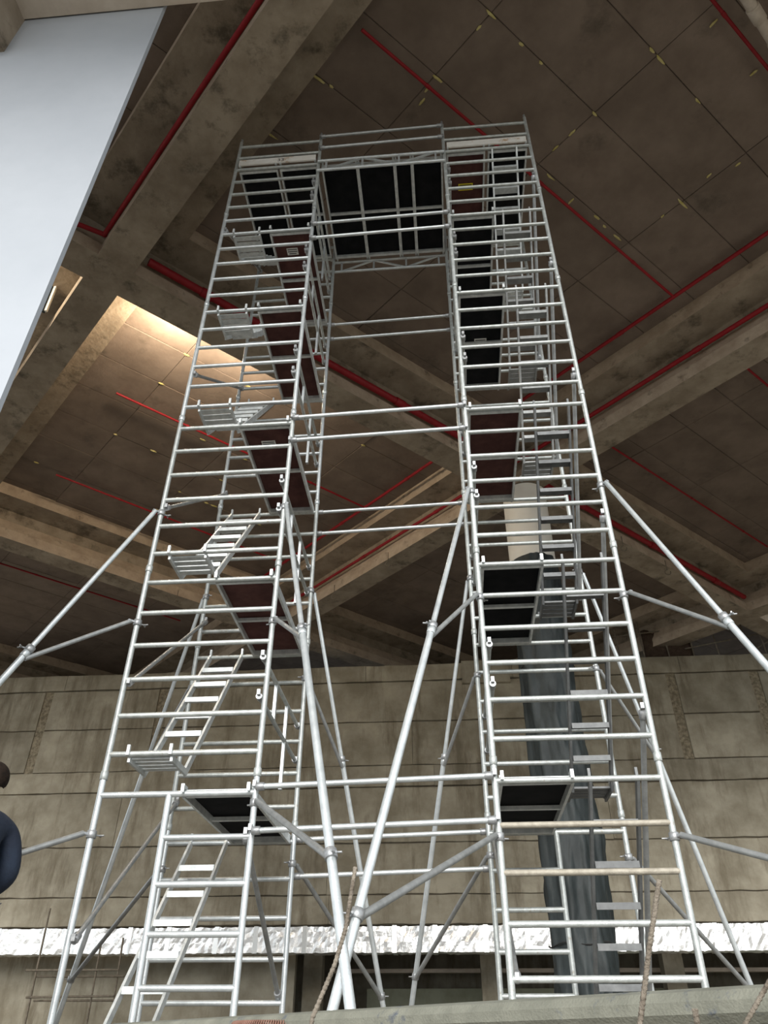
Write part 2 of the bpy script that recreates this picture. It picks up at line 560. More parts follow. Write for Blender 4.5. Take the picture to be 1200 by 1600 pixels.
# ------------------------------------------------------------------ back wall
YW = 20.0
wall = structure(slab_xy('wall_back', -26, 17.5, YW + 0.06, YW + 0.5, 2.93, 11.55, 'joint_mortar'))
def wpanel(x0, x1, z0, z1, proud=0.0, m='wall_concrete', g=0.018, gz=0.016):
    n = max(2, int((x1 - x0) / 0.45))
    vs, fs = [], []
    for i in range(n + 1):
        x = x0 + g + (x1 - x0 - 2 * g) * i / n
        a = z0 + gz * random.uniform(0.2, 2.2)
        b = z1 - gz * random.uniform(0.2, 2.2)
        y = YW - proud + random.uniform(-0.006, 0.006)
        vs += [(x, YW + 0.07, a), (x, y + 0.012, a), (x, y, a + 0.02), (x, y + random.uniform(-.008, .008), (a + b) / 2), (x, y, b - 0.02), (x, y + 0.012, b), (x, YW + 0.07, b)]
    for i in range(n):
        for k in range(6):
            q = i * 7 + k
            fs.append((q, q + 7, q + 8, q + 1))
    fs.append(tuple(range(7)))
    fs.append(tuple(n * 7 + k for k in range(7))[::-1])
    add('wall_panel', mesh_from('wall_panel', vs, fs, m), wall)
rows = [(10.95, 11.60, 0.05), (9.42, 10.95, 0), (7.85, 9.42, 0), (7.12, 7.85, 0.04), (5.32, 7.12, 0.01), (3.78, 5.32, 0.01), (2.93, 3.78, 0.03)]
strips = [-24.6, -20.15, -15.7, -11.2, 7.60, 10.52, 13.44]
for ri, (z0, z1, pr) in enumerate(rows):
    if ri in (1, 2):
        edges = [-26] + [q for s_ in strips for q in (s_, s_ + 0.33)] + [17.5]
        xs = []
        for k in range(len(edges) - 1):
            a, b = edges[k], edges[k + 1]
            if b - a < 0.4:
                xs.append((a, b, True))
            else:
                nn = max(1, round((b - a) / 9))
                for q in range(nn):
                    xs.append((a + (b - a) * q / nn, a + (b - a) * (q + 1) / nn, False))
        for (a, b, st_) in xs:
            if st_:
                slab_xy('infill_strip', a, b, YW + 0.025, YW + 0.08, z0, z1, 'rough_concrete', wall)
            else:
                wpanel(a, b, z0, z1, pr + random.uniform(0, .012), g=0.007)
    else:
        step = {0: 5.8, 3: 13, 4: 15.7, 5: 21.0, 6: 22.0}[ri]
        x = -26
        while x < 17.4:
            x1 = min(17.5, x + step * random.uniform(.9, 1.1))
            if 17.5 - x1 < 1.5:
                x1 = 17.5
            wpanel(x, x1, z0, z1, pr + random.uniform(0, .012), g=0.006)
            x = x1
# proud plaster lintel near the column
slab_xy('lintel', 0.25, 2.0, YW - 0.16, YW, 10.75, 11.62, 'wall_concrete', wall)

# storey below the wall: concrete bay on one side, dark open rooms on the other
structure(slab_xy('wall_lower', -26, -5.5, YW + 0.9, YW + 1.2, FLOOR, 2.93, 'wall_concrete'))
structure(slab_xy('wall_room', -26, 17.5, 27.0, 27.3, FLOOR, 2.93, 'wall_concrete'))
structure(slab_xy('ceiling_room', -26, 17.5, YW + 0.5, 27.3, 2.93, 3.25, 'slab_dark'))
for x in (-5.5, 0.35, 6.2, 12.0):
    structure(slab_xy('column', x, x + 0.62, 22.4, 23.0, FLOOR, 2.93, 'wall_concrete'))
structure(slab_xy('wall_parapet', -3.6, 17.5, 24.6, 24.8, FLOOR, 1.55, 'green_render'))
structure(slab_xy('beam_room', -4.9, 17.5, 24.3, 24.6, 2.0, 2.12, 'pale_concrete'))
# far end and right flank
structure(slab_xy('wall_far', -30, 40, 36.0, 36.4, FLOOR, 8.5, 'wall_concrete'))
structure(slab_xy('wall_right', 17.5, 17.9, 3.0, 36, FLOOR, 14.0, 'wall_concrete'))

# foil-wrapped duct under the wall
dz0, dz1, dy0, dy1 = 2.12, 2.80, 19.25, 19.85
duct = thing('ventilation_duct', 'silver foil-wrapped duct running along the foot of the concrete wall', 'duct', (0, 19.5, dz0))
x = -24.0
k = 0
while x < 17:
    L_ = 1.22 if k % 2 == 0 else 1.5
    rr = random.Random(k)
    nx, nz = 14, 6
    vs, fs = [], []
    ring = [(dy1, dz0), (dy0, dz0)] + [(dy0, dz0 + (dz1 - dz0) * q / 5) for q in range(1, 5)] + [(dy0, dz1), (dy1, dz1)]
    K = len(ring)
    for a in range(nx + 1):
        for (yy, zz) in ring:
            j = 0.014 if 0 < a < nx else 0
            vs.append((x + L_ * a / nx, yy + rr.uniform(-j, j), zz + rr.uniform(-j, j) - 0.012 * math.sin(PI * a / nx) * (zz < dz0 + .1)))
    for a in range(nx):
        for q in range(K):
            b0, b1 = a * K + q, a * K + (q + 1) % K
            fs.append((b0, b1, b1 + K, b0 + K))
    fs.append(tuple(range(K))[::-1])
    fs.append(tuple(nx * K + q for q in range(K)))
    add('duct_section', mesh_from('duct_section', vs, fs, 'foil'), duct)
    slab_xy('tape_band', x - 0.07, x + 0.07, dy0 - 0.02, dy1 + 0.01, dz0 - 0.02, dz1 + 0.02, 'foil_tape', duct)
    x += L_
    k += 1

# ------------------------------------------------------------------ round column wrapped in sheet and netting
CX, CY, CR = 2.03, 10.45, 0.56
colm = structure(tube('column', (CX, CY, FLOOR), (CX, CY, HS + 0.02), CR, 'beam_concrete', None, 40))
def wrap(name, z_of, r0, m, n=72, rows_=26, amp=0.02, seed=1):
    rr = random.Random(seed)
    ph = [(rr.uniform(0, 6.28), rr.randint(3, 9), rr.uniform(.3, 1.3)) for _ in range(5)]
    vs, fs = [], []
    for j in range(rows_ + 1):
        for i in range(n):
            a = 2 * PI * i / n
            z0, z1 = z_of(a)
            z = z0 + (z1 - z0) * j / rows_
            r = r0 + max(-0.02, amp * sum(math.sin(f * a + p + z * g) for (p, f, g) in ph) / 2.2 + amp * 1.3 * noise.noise(V((3.5 * math.cos(a), 3.5 * math.sin(a), z * 1.1 + seed))) + amp * 0.6 * noise.noise(V((9 * math.cos(a), 9 * math.sin(a), z * 2.6))))
            vs.append((CX + r * math.cos(a), CY + r * math.sin(a), z))
    for j in range(rows_):
        for i in range(n):
            fs.append((j * n + i, j * n + (i + 1) % n, (j + 1) * n + (i + 1) % n, (j + 1) * n + i))
    return add(name, mesh_from(name, vs, fs, m, True))
sh = wrap('protective_sheet', lambda a: (9.75 - 0.35 * max(0, math.cos(a + 0.9)) ** 3, 12.17), CR + 0.025, 'white_sheet', amp=0.004, seed=3)
tag(sh, 'white sheet wrapped round the top of the round column', 'sheet')
nt_ = wrap('debris_net', lambda a: (FLOOR + 0.05, 9.9), CR + 0.055, 'dark_netting', n=120, rows_=130, amp=0.055, seed=5)
tag(nt_, 'dark green-grey netting wrapped round the lower column', 'netting')
for z in (1.3, 4.3, 7.0):
    sweep('tie_cord', [(CX + (CR + .09) * math.cos(q * .2), CY + (CR + .09) * math.sin(q * .2), z + .03 * math.sin(q)) for q in range(32)], 0.012, 'rubber', nt_, 6)

# ------------------------------------------------------------------ white wall at the left, its head beam
wl = structure(slab_xy('wall_left', -13.0, -3.97, -2.2, -2.14, PITZ, 12.4, 'white_plaster'))
structure(slab_xy('beam_head', -13.0, -1.9, -3.1, -2.22, 11.80, 12.15, 'pale_concrete'))
structure(slab_xy('trim_corbel', -7.4, -6.05, -2.75, -2.2, 10.80, 11.85, 'beam_concrete'))

# tinted window seen through the slot beside the white wall
win = structure(add('window_1', mesh_from('window_1', [ST(-4.3, 8.3, 12.4), ST(-3.4, 8.3, 12.4), ST(-3.4, 8.3, 13.5), ST(-4.3, 8.3, 13.5), ST(-4.3, 8.36, 12.4), ST(-3.4, 8.36, 12.4), ST(-3.4, 8.36, 13.5), ST(-4.3, 8.36, 13.5)], [(0, 1, 2, 3), (7, 6, 5, 4), (0, 4, 5, 1), (1, 5, 6, 2), (2, 6, 7, 3), (3, 7, 4, 0)], 'window_glass')))
bar('window_frame', ST(-3.9, 8.28, 12.4), ST(-3.9, 8.28, 13.5), .05, .05, 'white_label', win, (1, 0, 0))
bar('window_frame', ST(-3.4, 8.28, 12.4), ST(-3.4, 8.28, 13.5), .05, .05, 'white_label', win, (1, 0, 0))

# ------------------------------------------------------------------ scaffold towers
W, G, D = 1.362, 2.023, 1.801
RP, RR = 0.0265, 0.0245
TOW = {'left': (-G - W, -G, 0.0066, -0.0495), 'right': (0.0, W, 0.0, 0.0)}
ORD = ['bottom', 'second', 'third', 'fourth', 'fifth', 'top']


def frame(tw, face, lev):
    x0, x1, dy, dz = TOW[tw]
    y = dy + (D if face == 'rear' else 0)
    kb = 4.43 + 6 * (lev - 1)
    zb = kb * S + dz if lev > 0 else FLOOR + 0.22
    zt_ = (kb + 6) * S + dz
    old = (tw == 'right') or lev in (1, 2, 5)
    m = 'worn_aluminium' if old else 'aluminium'
    if tw == 'right' and lev == 0 and face == 'rear':
        m = 'worn_aluminium'
    walk = lev == 0 and ((tw == 'left' and face == 'front') or (tw == 'right' and face == 'rear'))
    lab = {True: 'walk-through scaffold frame', False: 'ladder scaffold frame'}[walk]
    pos = 'at the bottom' if lev == 0 else ('at the very top' if lev == 5 else f'{ORD[lev]} from the bottom')
    t = thing('scaffold_frame', f'aluminium {lab}, {face} face of the {tw} tower, {pos}', 'scaffold frame', ((x0 + x1) / 2, y, zb), 'stacked scaffold frames')
    for x in (x0, x1):
        tube('post', (x, y, zb), (x, y, zt_), RP, m, t, 16)
        if lev > 0:
            tube('spigot_collar', (x, y, zb - 0.02), (x, y, zb + 0.05), RP * 1.28, m, t, 16)
        else:
            tube('base_jack', (x, y, FLOOR + 0.03), (x, y, zb), 0.02, 'clamp_steel', t)
            box('base_plate', (x, y, FLOOR + 0.015), (0.15, 0.15, 0.03), 'clamp_steel', t)
        if lev == 5:
            tube('spigot_pin', (x, y, zt_), (x, y, zt_ + 0.09), RP * 0.7, 'clamp_steel', t)
    ks = range(5 + 6 * (lev - 1), 11 + 6 * (lev - 1)) if lev > 0 else range(0, 5)
    if walk:
        xi = x0 + (x1 - x0) * (0.45 if tw == 'left' else 0.50)
        tube('rung', (x0, y, 4 * S + dz), (x1, y, 4 * S + dz), RR * 1.05, m, t)
        tube('post', (xi, y, zb), (xi, y, 4 * S + dz), RP, m, t, 16)
        a, b = (xi, x1) if tw == 'left' else (x0, xi)
        for k in range(0, 4):
            tube('rung', (a, y, k * S + dz), (b, y, k * S + dz), RR, m, t)
    else:
        for k in ks:
            tube('rung', (x0, y, k * S + dz), (x1, y, k * S + dz), RR, 'dusty_aluminium' if (tw, face, lev) == ('right', 'front', 0) and k in (2, 3) else m, t)
    return t


for tw in TOW:
    for face in ('front', 'rear'):
        for lev in range(6):
            frame(tw, face, lev)

SIDE = {'left': 'left', 'right': 'right'}


def claw(parent, p, d, r=0.034):
    """cast hook that clips over a tube, at the end p of a brace pointing along d"""
    d = V(d).normalized()
    tube('claw', V(p) - d * 0.035, V(p) + d * 0.035, r, 'clamp_steel', parent, 10)
    box('trigger', V(p) - d * 0.05 + V((0, 0, 0.03)), (0.03, 0.03, 0.05), 'clamp_steel', parent)


def hbrace(label, p0, p1, group, m='aluminium', r=0.0235):
    t = thing('horizontal_brace', label, 'brace', (V(p0) + V(p1)) / 2, group)
    tube('tube', p0, p1, r, m, t)
    d = V(p1) - V(p0)
    claw(t, V(p0) + d.normalized() * 0.03, d)
    claw(t, V(p1) - d.normalized() * 0.03, -d)
    return t


# rails tying the two towers together
for (face, y, off) in (('front', -0.052, 0), ('rear', D + 0.052, 0)):
    for (k, where) in ((3, 'lower of the pair beside the bottom platforms'), (4, 'upper of the pair beside the bottom platforms'), (15, 'lower of the pair halfway up the towers'), (16, 'upper of the pair halfway up the towers'),
                       (26, 'lower of the pair below the bridge deck'), (27, 'upper of the pair below the bridge deck'), (33, 'lower guard rail above the bridge deck'), (34, 'upper guard rail above the bridge deck')):
        if face == 'rear' and k > 30:
            continue
        hbrace(f'horizontal tie tube between the towers, {face}, {where}', (-G + 0.02, y, k * S - 0.02), (-0.02, y, k * S + 0.03), 'tie tubes between the towers')

# diagonal braces on the outer sides
for n, (k0, k1) in enumerate(((0.9, 5.2), (6.9, 11.4), (12.7, 17.1), (18.6, 23.0), (27.3, 31.4))):
    x0, x1, dy, dz = TOW['left']
    x = x0 + 0.045
    hb = hbrace(f'diagonal brace on the outer side of the left tower, {["lowest", "second from below", "third from below", "fourth from below", "highest"][n]}', (x, dy, k0 * S + dz), (x, D + dy, k1 * S + dz), 'diagonal tower braces', 'grey_aluminium', 0.021)
    hb.name = 'diagonal_brace'
for n, (k0, k1) in enumerate(((5.6, -0.3), (11.5, 5.3), (17.4, 11.6), (23.5, 17.6), (29.5, 23.6))):
    x = W - 0.045
    hb = hbrace(f'diagonal brace on the outer side of the right tower, {["lowest", "second from below", "third from below", "fourth from below", "highest"][n]}', (x, 0, k0 * S), (x, D, k1 * S), 'diagonal tower braces', 'grey_aluminium', 0.025)
    hb.name = 'diagonal_brace'
for n, (k0, k1) in enumerate(((3.0, -0.4),)):
    x0, x1, dy, dz = TOW['left']
    hb = hbrace('diagonal brace on the inner side of the left tower, at its foot', (x1 - 0.045, dy, k0 * S + dz), (x1 - 0.045, D + dy, 0.05 + dz), 'diagonal tower braces', 'grey_aluminium', 0.022)
    hb.name = 'diagonal_brace'
    hb = hbrace('diagonal brace on the inner side of the right tower, at its foot', (0.045, 0, 0.0 * S), (0.045, D, 3.9 * S), 'diagonal tower braces', 'grey_aluminium', 0.022)
    hb.name = 'diagonal_brace'

# guard rail units on the inner side of each tower
PLAT = [4, 10, 16, 22, 27, 32]
PW = ['bottom', 'second', 'third', 'fourth', 'fifth', 'top']
for tw in TOW:
    x0, x1, dy, dz = TOW[tw]
    x = (x1 - 0.05) if tw == 'left' else (x0 + 0.05)
    for n, k in enumerate(PLAT[:5]):
        za, zb = (k + 2.4) * S + dz, (k + 3.5) * S + dz
        t = thing('guard_rail', f'level guard rail unit on the inner side of the {tw} tower above its {PW[n]} platform', 'guard rail', (x, D / 2, za), 'guard rail units')
        for z in (za, zb):
            tube('rail', (x, dy - 0.02, z), (x, D + dy + 0.02, z), 0.021, 'worn_aluminium', t)
            claw(t, (x, dy, z), (0, 1, 0), .03)
            claw(t, (x, D + dy, z), (0, -1, 0), .03)
        bar('stanchion', (x, 0.62, za), (x, 0.62, zb), .03, .045, 'aluminium', t, (0, 1, 0))
        bar('stanchion', (x, 1.18, (k + 1.0) * S + dz), (x, 1.18, zb), .03, .045, 'aluminium', t, (0, 1, 0))


# platforms
def deck(label, x0, x1, k, dz, m, tagm=None, y0=0.0, y1=D, group='scaffold platforms', tagpos=(0.3, 0.3)):
    z = k * S + dz + 0.045
    t = thing('platform_deck', label, 'platform', ((x0 + x1) / 2, (y0 + y1) / 2, z), group)
    box('deck_board', ((x0 + x1) / 2, (y0 + y1) / 2, z), (x1 - x0 - 0.03, y1 - y0 - 0.12, 0.014), m, t)
    for x in (x0 + 0.0125, x1 - 0.0125):
        box('side_rail', (x, (y0 + y1) / 2, z - 0.03), (0.025, y1 - y0 - 0.07, 0.085), 'tread_aluminium', t)
    for y, h in ((y0 + 0.055, 0.06), ((y0 + y1) / 2, 0.035), (y1 - 0.055, 0.06)):
        box('cross_bar', ((x0 + x1) / 2, y, z - 0.035), (x1 - x0 - 0.05, 0.04, h), 'tread_aluminium', t)
    for x in (x0 + 0.02, x1 - 0.02):
        for y in (y0, y1):
            box('hook', (x, y, z + 0.005), (0.028, 0.10, 0.03), 'tread_aluminium', t)
            box('hook_tongue', (x, y + (-0.045 if y == y0 else 0.045), z - 0.01), (0.028, 0.014, 0.07), 'tread_aluminium', t)
    if tagm:
        px, py = x0 + (x1 - x0) * tagpos[0], y0 + (y1 - y0) * tagpos[1]
        wd = 0.24 if tagm == 'yellow_label' else 0.17
        pl = box('label_plate', (px, py, z - 0.0105), (wd, 0.12, 0.006), tagm, t)
        for q in range(3):
            box('print_line', (px, py - 0.035 + q * 0.035, z - 0.0145), (wd * (0.85 - 0.2 * (q == 2)), 0.014, 0.002), 'black_print', pl)
    return t


mL = ['black_plywood', 'brown_plywood', 'brown_plywood', 'brown_plywood', 'brown_plywood', 'black_plywood']
mR = ['black_plywood', 'black_plywood', 'brown_plywood', 'black_plywood', 'black_plywood', 'brown_plywood']
for n, k in enumerate(PLAT):
    lw = {0: 'lowest', 1: 'second', 2: 'third', 3: 'fourth', 4: 'fifth', 5: 'topmost'}[n]
    cl = 'black' if mL[n][0] == 'b' and mL[n][1] == 'l' else 'brown'
    deck(f'{cl} plywood platform in the left tower, {lw} going up', -2.665, -2.055, k, TOW['left'][3], mL[n], {2: 'white_label', 4: 'white_label'}.get(n), tagpos=(0.45, 0.22))
    cr = 'black' if mR[n][1] == 'l' else 'brown'
    deck(f'{cr} plywood platform in the right tower, {lw} going up', 0.04, 0.655, k, 0, mR[n], {3: 'white_label', 5: 'yellow_label'}.get(n), tagpos=(0.5, 0.36 if n == 5 else 0.5))
deck('black hatch platform beside the topmost one in the left tower', -3.33, -2.70, 32, TOW['left'][3], 'black_plywood')
deck('black hatch platform beside the topmost one in the right tower', 0.70, 1.32, 32, 0, 'black_plywood')
# bridge decks carried by two lattice beams
bx = [-1.985, -1.49, -0.99, -0.77, -0.02]
bx = [-1.98, -1.40, -0.80, -0.52, -0.03]
nm = ['first deck next to the left tower', 'second deck from the left tower', 'narrow third deck', 'deck next to the right tower']
for q in range(4):
    deck(f'black bridge platform between the towers, {nm[q]}', bx[q], bx[q + 1], 31.75, 0, 'black_plywood', group='bridge platforms')
for (y, nme) in ((-0.03, 'front'), (D + 0.03, 'rear')):
    t = thing('lattice_beam', f'aluminium lattice beam carrying the bridge decks, {nme} one', 'lattice beam', (-G / 2, y, 31 * S), 'bridge lattice beams')
    z0, z1 = 31.0 * S, 31.75 * S
    yy = y - 0.03 if nme == 'front' else y + 0.03
    tube('chord', (-G, yy, z1), (0, yy, z1), 0.024, 'aluminium', t)
    tube('chord', (-G, yy, z0), (0, yy, z0), 0.024, 'aluminium', t)
    for q in range(7):
        xx = -G + 0.14 + (G - 0.28) * q / 6
        if q % 2 == 0:
            bar('web_post', (xx, yy, z0), (xx, yy, z1), .03, .03, 'aluminium', t, (0, 1, 0))
    for q in range(3):
        xa = -G + 0.14 + (G - 0.28) * q / 3
        xb = xa + (G - 0.28) / 3
        a, b = (z0, z1) if q % 2 == 0 else (z1, z0)
        bar('web_diagonal', (xa, yy, a), (xb, yy, b), .026, .026, 'aluminium', t, (0, 1, 0))

# toe boards at platform level
def toeboard(label, x0, x1, y, z, text=None):
    o = tag(box('toe_board', ((x0 + x1) / 2, y, z), (x1 - x0, 0.022, 0.15), 'toe_timber'), label, 'toe board', 'toe boards on the top platforms')
    if text:
        c = bpy.data.curves.new('board_text', 'FONT')
        c.body = text
        c.size = 0.12
        to = bpy.data.objects.new('tmp', c)
        COL.objects.link(to)
        me = bpy.data.meshes.new_from_object(to.evaluated_get(bpy.context.evaluated_depsgraph_get()))
        bpy.data.objects.remove(to)
        me.materials.clear()
        me.materials.append(MATS['black_print'])
        add('lettering', me, o, Matrix.Translation((x0 + (x1 - x0) * 0.5, y - 0.013, z - 0.045)) @ Matrix.Rotation(PI / 2, 4, 'X'))
    return o
toeboard('white toe board marked 33 at the top of the left tower', -3.33, -2.07, -0.045, 32 * S + 0.06, '33')
toeboard('white and tan toe board at the top of the right tower', 0.05, 1.31, -0.045, 32 * S + 0.11)


# stair flights
def stairs(label, xa, xb, kb, kt, dz, dy, rev, m='tread_aluminium', landing=True):
    """flight from a landing hooked on the low rung to the high rung; rev: rising towards the viewer"""
    Y = (lambda v: dy + D - v) if rev else (lambda v: dy + v)
    z0 = kb * S + dz - (0.03 if landing else 0)
    zt_ = kt * S + dz
    t = thing('stair_flight', label, 'stairs', ((xa + xb) / 2, Y(0.4), z0), 'stair flights inside the towers')
    ya = 0.40 if landing else 0.12
    P0 = [V((x, Y(ya), z0 - 0.03)) for x in (xa + .012, xb - .012)]
    P1 = [V((x, Y(D - 0.02), zt_ - 0.01)) for x in (xa + .012, xb - .012)]
    for a, b in zip(P0, P1):
        bar('stringer', a, b, 0.024, 0.07, m, t)
        box('stringer_hook', b + V((0, 0, 0.035)), (0.022, 0.035, 0.13), m, t)
    n = max(5, round((zt_ - z0) / 0.27))
    for q in range(1, n):
        f = q / n
        c = P0[0].lerp(P1[0], f).lerp(P0[1].lerp(P1[1], f), 0.5)
        box('tread', c + V((0, 0, 0.0)), (xb - xa - 0.05, 0.12, 0.022), m, t)
        box('tread_lip', c + V((0, (-0.06 if not rev else -0.06), -0.018)), (xb - xa - 0.05, 0.010, 0.05), m, t)
    if landing:
        for q in range(4):
            yy = 0.07 + 0.095 * q
            box('landing_slat', ((xa + xb) / 2, Y(yy), z0 + 0.005), (xb - xa - 0.05, 0.07, 0.02), m, t)
        for x in (xa + .012, xb - .012):
            box('landing_rail', (x, Y(0.21), z0 - 0.01), (0.024, 0.40, 0.055), m, t)
            box('landing_hook', (x, Y(-0.035), z0 + 0.055), (0.026, 0.024, 0.09), m, t)
    return t


dzl, dyl = TOW['left'][3], TOW['left'][2]
stairs('stair flight of the left tower rising from the ground', -3.12, -2.72, -1.35, 4, dzl, dyl, False, landing=False)
for n, (a, b) in enumerate(((5, 10), (11, 16), (17, 22), (22, 27), (27, 32))):
    stairs(f'stair flight with ribbed landing in the left tower, {["second", "third", "fourth", "fifth", "topmost"][n]} going up', -3.21, -2.80, a, b, dzl, dyl, False)
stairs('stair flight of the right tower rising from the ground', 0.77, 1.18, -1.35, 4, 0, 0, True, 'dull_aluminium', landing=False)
for n, (a, b) in enumerate(((5, 10), (11, 16), (17, 22), (22, 27), (27, 32))):
    sh_ = (0.04, 0.0, 0.0, -0.02, -0.04)[n]
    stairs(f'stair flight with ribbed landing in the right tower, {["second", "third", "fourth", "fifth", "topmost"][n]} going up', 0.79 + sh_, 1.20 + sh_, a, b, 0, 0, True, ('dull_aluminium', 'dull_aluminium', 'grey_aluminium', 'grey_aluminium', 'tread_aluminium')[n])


# outriggers
def coupler(parent, p, d, wing=(1, 0, 0)):
    d = V(d).normalized()
    tube('coupler', V(p) - d * 0.03, V(p) + d * 0.03, 0.040, 'clamp_steel', parent, 12)
    wv = V(wing).normalized()
    q = V(p) + wv * 0.045
    tube('bolt', V(p), q + wv * 0.045, 0.008, 'clamp_steel', parent, 8)
    side = wv.cross(d)
    if side.length < 0.1:
        side = V((0, 0, 1))
    side.normalize()
    for sg in (-1, 1):
        tube('wing_nut', q + wv * 0.02, q + wv * 0.05 + side * 0.035 * sg, 0.007, 'clamp_steel', parent, 6)


def outrigger(label, px, py, dz, ang, r, zlow=0.25, kt=12.5, km=8.7, kl=3.1, zmid=2.42):
    d = V((math.cos(math.radians(ang)), math.sin(math.radians(ang)), 0))
    top = V((px, py, kt * S + dz)) + d * 0.07
    foot = V((px, py, FLOOR + 0.05)) + d * r
    t = thing('outrigger', label, 'outrigger', foot, 'outriggers bracing the towers')
    def on(z):
        f = (top.z - z) / (top.z - foot.z)
        return top.lerp(foot, f)
    ax = (foot - top).normalized()
    mid = on(zmid)
    tube('upper_leg', top, mid, 0.0235, 'aluminium', t, 16)
    tube('lower_leg', mid, foot, 0.029, 'aluminium', t, 16)
    tube('leg_sleeve', mid - ax * 0.02, mid + ax * 0.05, 0.035, 'aluminium', t, 16)
    tube('foot_pad', foot - V((0, 0, 0.05)), foot + V((0, 0, 0.01)), 0.07, 'rubber', t, 16)
    pm = V((px, py, km * S + dz)) + d * 0.07
    pl = V((px, py, kl * S + dz)) + d * 0.07
    low = on(zlow)
    tube('strut', pm, mid + V((0, 0, -0.06)), 0.021, 'grey_aluminium', t)
    tube('strut', pl, low + V((0, 0, -0.02)), 0.024, 'grey_aluminium', t)
    for z in (top.z, pm.z, pl.z):
        p = V((px, py, z))
        coupler(t, p, (0, 0, 1), -d)
        bar('coupler_arm', p + d * 0.02, p + d * 0.10, 0.03, 0.02, 'clamp_steel', t)
    coupler(t, mid + ax * -0.04, ax, d)
    coupler(t, low, ax, d)
    return t


xl0, xl1 = TOW['left'][:2]
outrigger('outrigger leg running down off the left edge, front outer corner of the left tower', xl0, dyl, dzl, 225, 2.22, 0.2)
outrigger('outrigger leg running down off the right edge, front outer corner of the right tower', W, 0, 0, 306, 2.27, 0.2, 12.6, 8.85, 2.7)
outrigger('front outrigger on the inner corner of the left tower, crossing behind its twin', xl1, dyl, dzl, 299, 2.40, 0.52, 12.5, 8.6, 3.75)
outrigger('front outrigger on the inner corner of the right tower, crossing in front of its twin', 0, 0, 0, 240, 2.20, 0.20, 12.6, 8.95, 2.75)
outrigger('rear outrigger on the outer corner of the left tower', xl0, D + dyl, dzl, 135, 2.22, 0.25, 12.4, 8.9, 3.3)
outrigger('rear outrigger on the inner corner of the left tower', xl1, D + dyl, dzl, 64, 2.05, 0.10, 12.5, 9.1, 3.4)
outrigger('rear outrigger on the inner corner of the right tower', 0, D, 0, 119, 2.10, 0.28, 12.6, 8.9, 3.4)
outrigger('rear outrigger on the outer corner of the right tower', W, D, 0, 45, 2.12, 0.12, 12.7, 9.0, 3.3)

# ------------------------------------------------------------------ starter bars and coil on the kerb
def rebar(label, pts, r=0.0056):
    P = []
    for a, b in zip(pts[:-1], pts[1:]):
        a, b = V(a), V(b)
        n = max(2, int((b - a).length / 0.003))
        for q in range(n):
            P.append(a.lerp(b, q / n))
    P.append(V(pts[-1]))
    o = sweep('starter_bar', P, r, 'rusty_rebar', None, 8, rfun=lambda i: 1.16 if i % 3 == 0 else 0.94)
    return tag(o, label, 'rebar', 'rebar rising from the kerb')
rebar('straight ribbed starter bar standing before the right tower', [(-0.11, -4.60, -0.70), (-0.017, -4.614, -0.417), (0.026, -4.623, -0.284), (0.07, -4.633, -0.158)])
rebar('bent ribbed starter bar before the crossed outriggers', [(-0.71, -4.60, -0.60), (-0.682, -4.605, -0.406), (-0.640, -4.598, -0.31), (-0.619, -4.596, -0.241), (-0.601, -4.594, -0.116)], 0.0048)
rebar('leaning ribbed starter bar at the bottom right corner', [(0.10, -4.65, -0.50), (0.174, -4.661, -0.418), (0.245, -4.682, -0.335)], 0.0045)
rebar('short stub of ribbed bar at the bottom edge', [(0.088, -4.637, -0.55), (0.090, -4.637, -0.392)], 0.006)
cp = ST(LEDGE_S + 0.05, -1.60, -0.388)
pts = []
for q in range(1100):
    a = q * 0.62
    rr = 0.16
    th = q / 1100 * 5.6
    rad = V((math.cos(th), math.sin(th), 0))
    pts.append(cp + rad * (rr + math.cos(a) * 0.011) + V((0, 0, 0.012 + math.sin(a) * 0.011)))
tag(sweep('spiral_coil', pts, 0.003, 'rust', None, 5), 'rusty red spiral coil lying on the kerb at the bottom edge', 'coil')

# ------------------------------------------------------------------ far scaffolds
def oldscaf(label, tubes_, loc, name='pipe_scaffold', r=0.03):
    t = thing(name, label, 'scaffold', loc)
    for a, b in tubes_:
        tube('scaffold_tube', a, b, r, 'old_scaffold', t, 8)
    return t
Yf = 18.4
oldscaf('small rusty pipe scaffold before the foil duct at the lower left', [((-12.65, Yf, FLOOR), (-12.72, Yf, 3.25)), ((-12.1, Yf + .5, FLOOR), (-12.2, Yf + .5, 2.5)), ((-10.85, Yf, FLOOR), (-10.9, Yf, 2.4)), ((-10.35, Yf + .5, FLOOR), (-10.45, Yf + .5, 2.5)),
        ((-13.0, Yf - .04, 1.62), (-10.2, Yf - .04, 1.62)), ((-12.9, Yf + .46, 1.5), (-10.2, Yf + .46, 1.5)), ((-12.8, Yf - .04, 0.95), (-10.2, Yf - .04, 0.98)), ((-12.8, Yf + .46, 0.9), (-10.2, Yf + .46, 0.9)), ((-12.9, Yf - .04, 0.2), (-10.3, Yf - .04, 0.2))], (-11.5, Yf, FLOOR))
yk = YW + 0.28
far = []
for x, h in ((6.2, 12.9), (7.1, 13.3), (8.0, 12.6), (8.9, 13.4), (9.8, 12.8), (10.9, 13.1), (11.5, 13.0), (12.4, 12.7), (13.2, 13.1), (14.6, 13.0)):
    far.append(((x, yk, 11.55), (x - 0.05, yk, h)))
far += [((6.0, yk - .04, 12.6), (9.4, yk - .04, 12.9)), ((8.6, yk - .04, 12.0), (13.6, yk - .04, 12.9)), ((9.6, yk - .04, 13.0), (13.6, yk - .04, 13.05)), ((10.9, yk + .04, 11.8), (13.4, yk + .04, 13.1))]
oldscaf('thicket of rusty scaffold tubes standing on the wall top at the right', far, (10, yk, 11.55), r=0.028)
vs, fs = [], []
rr = random.Random(4)
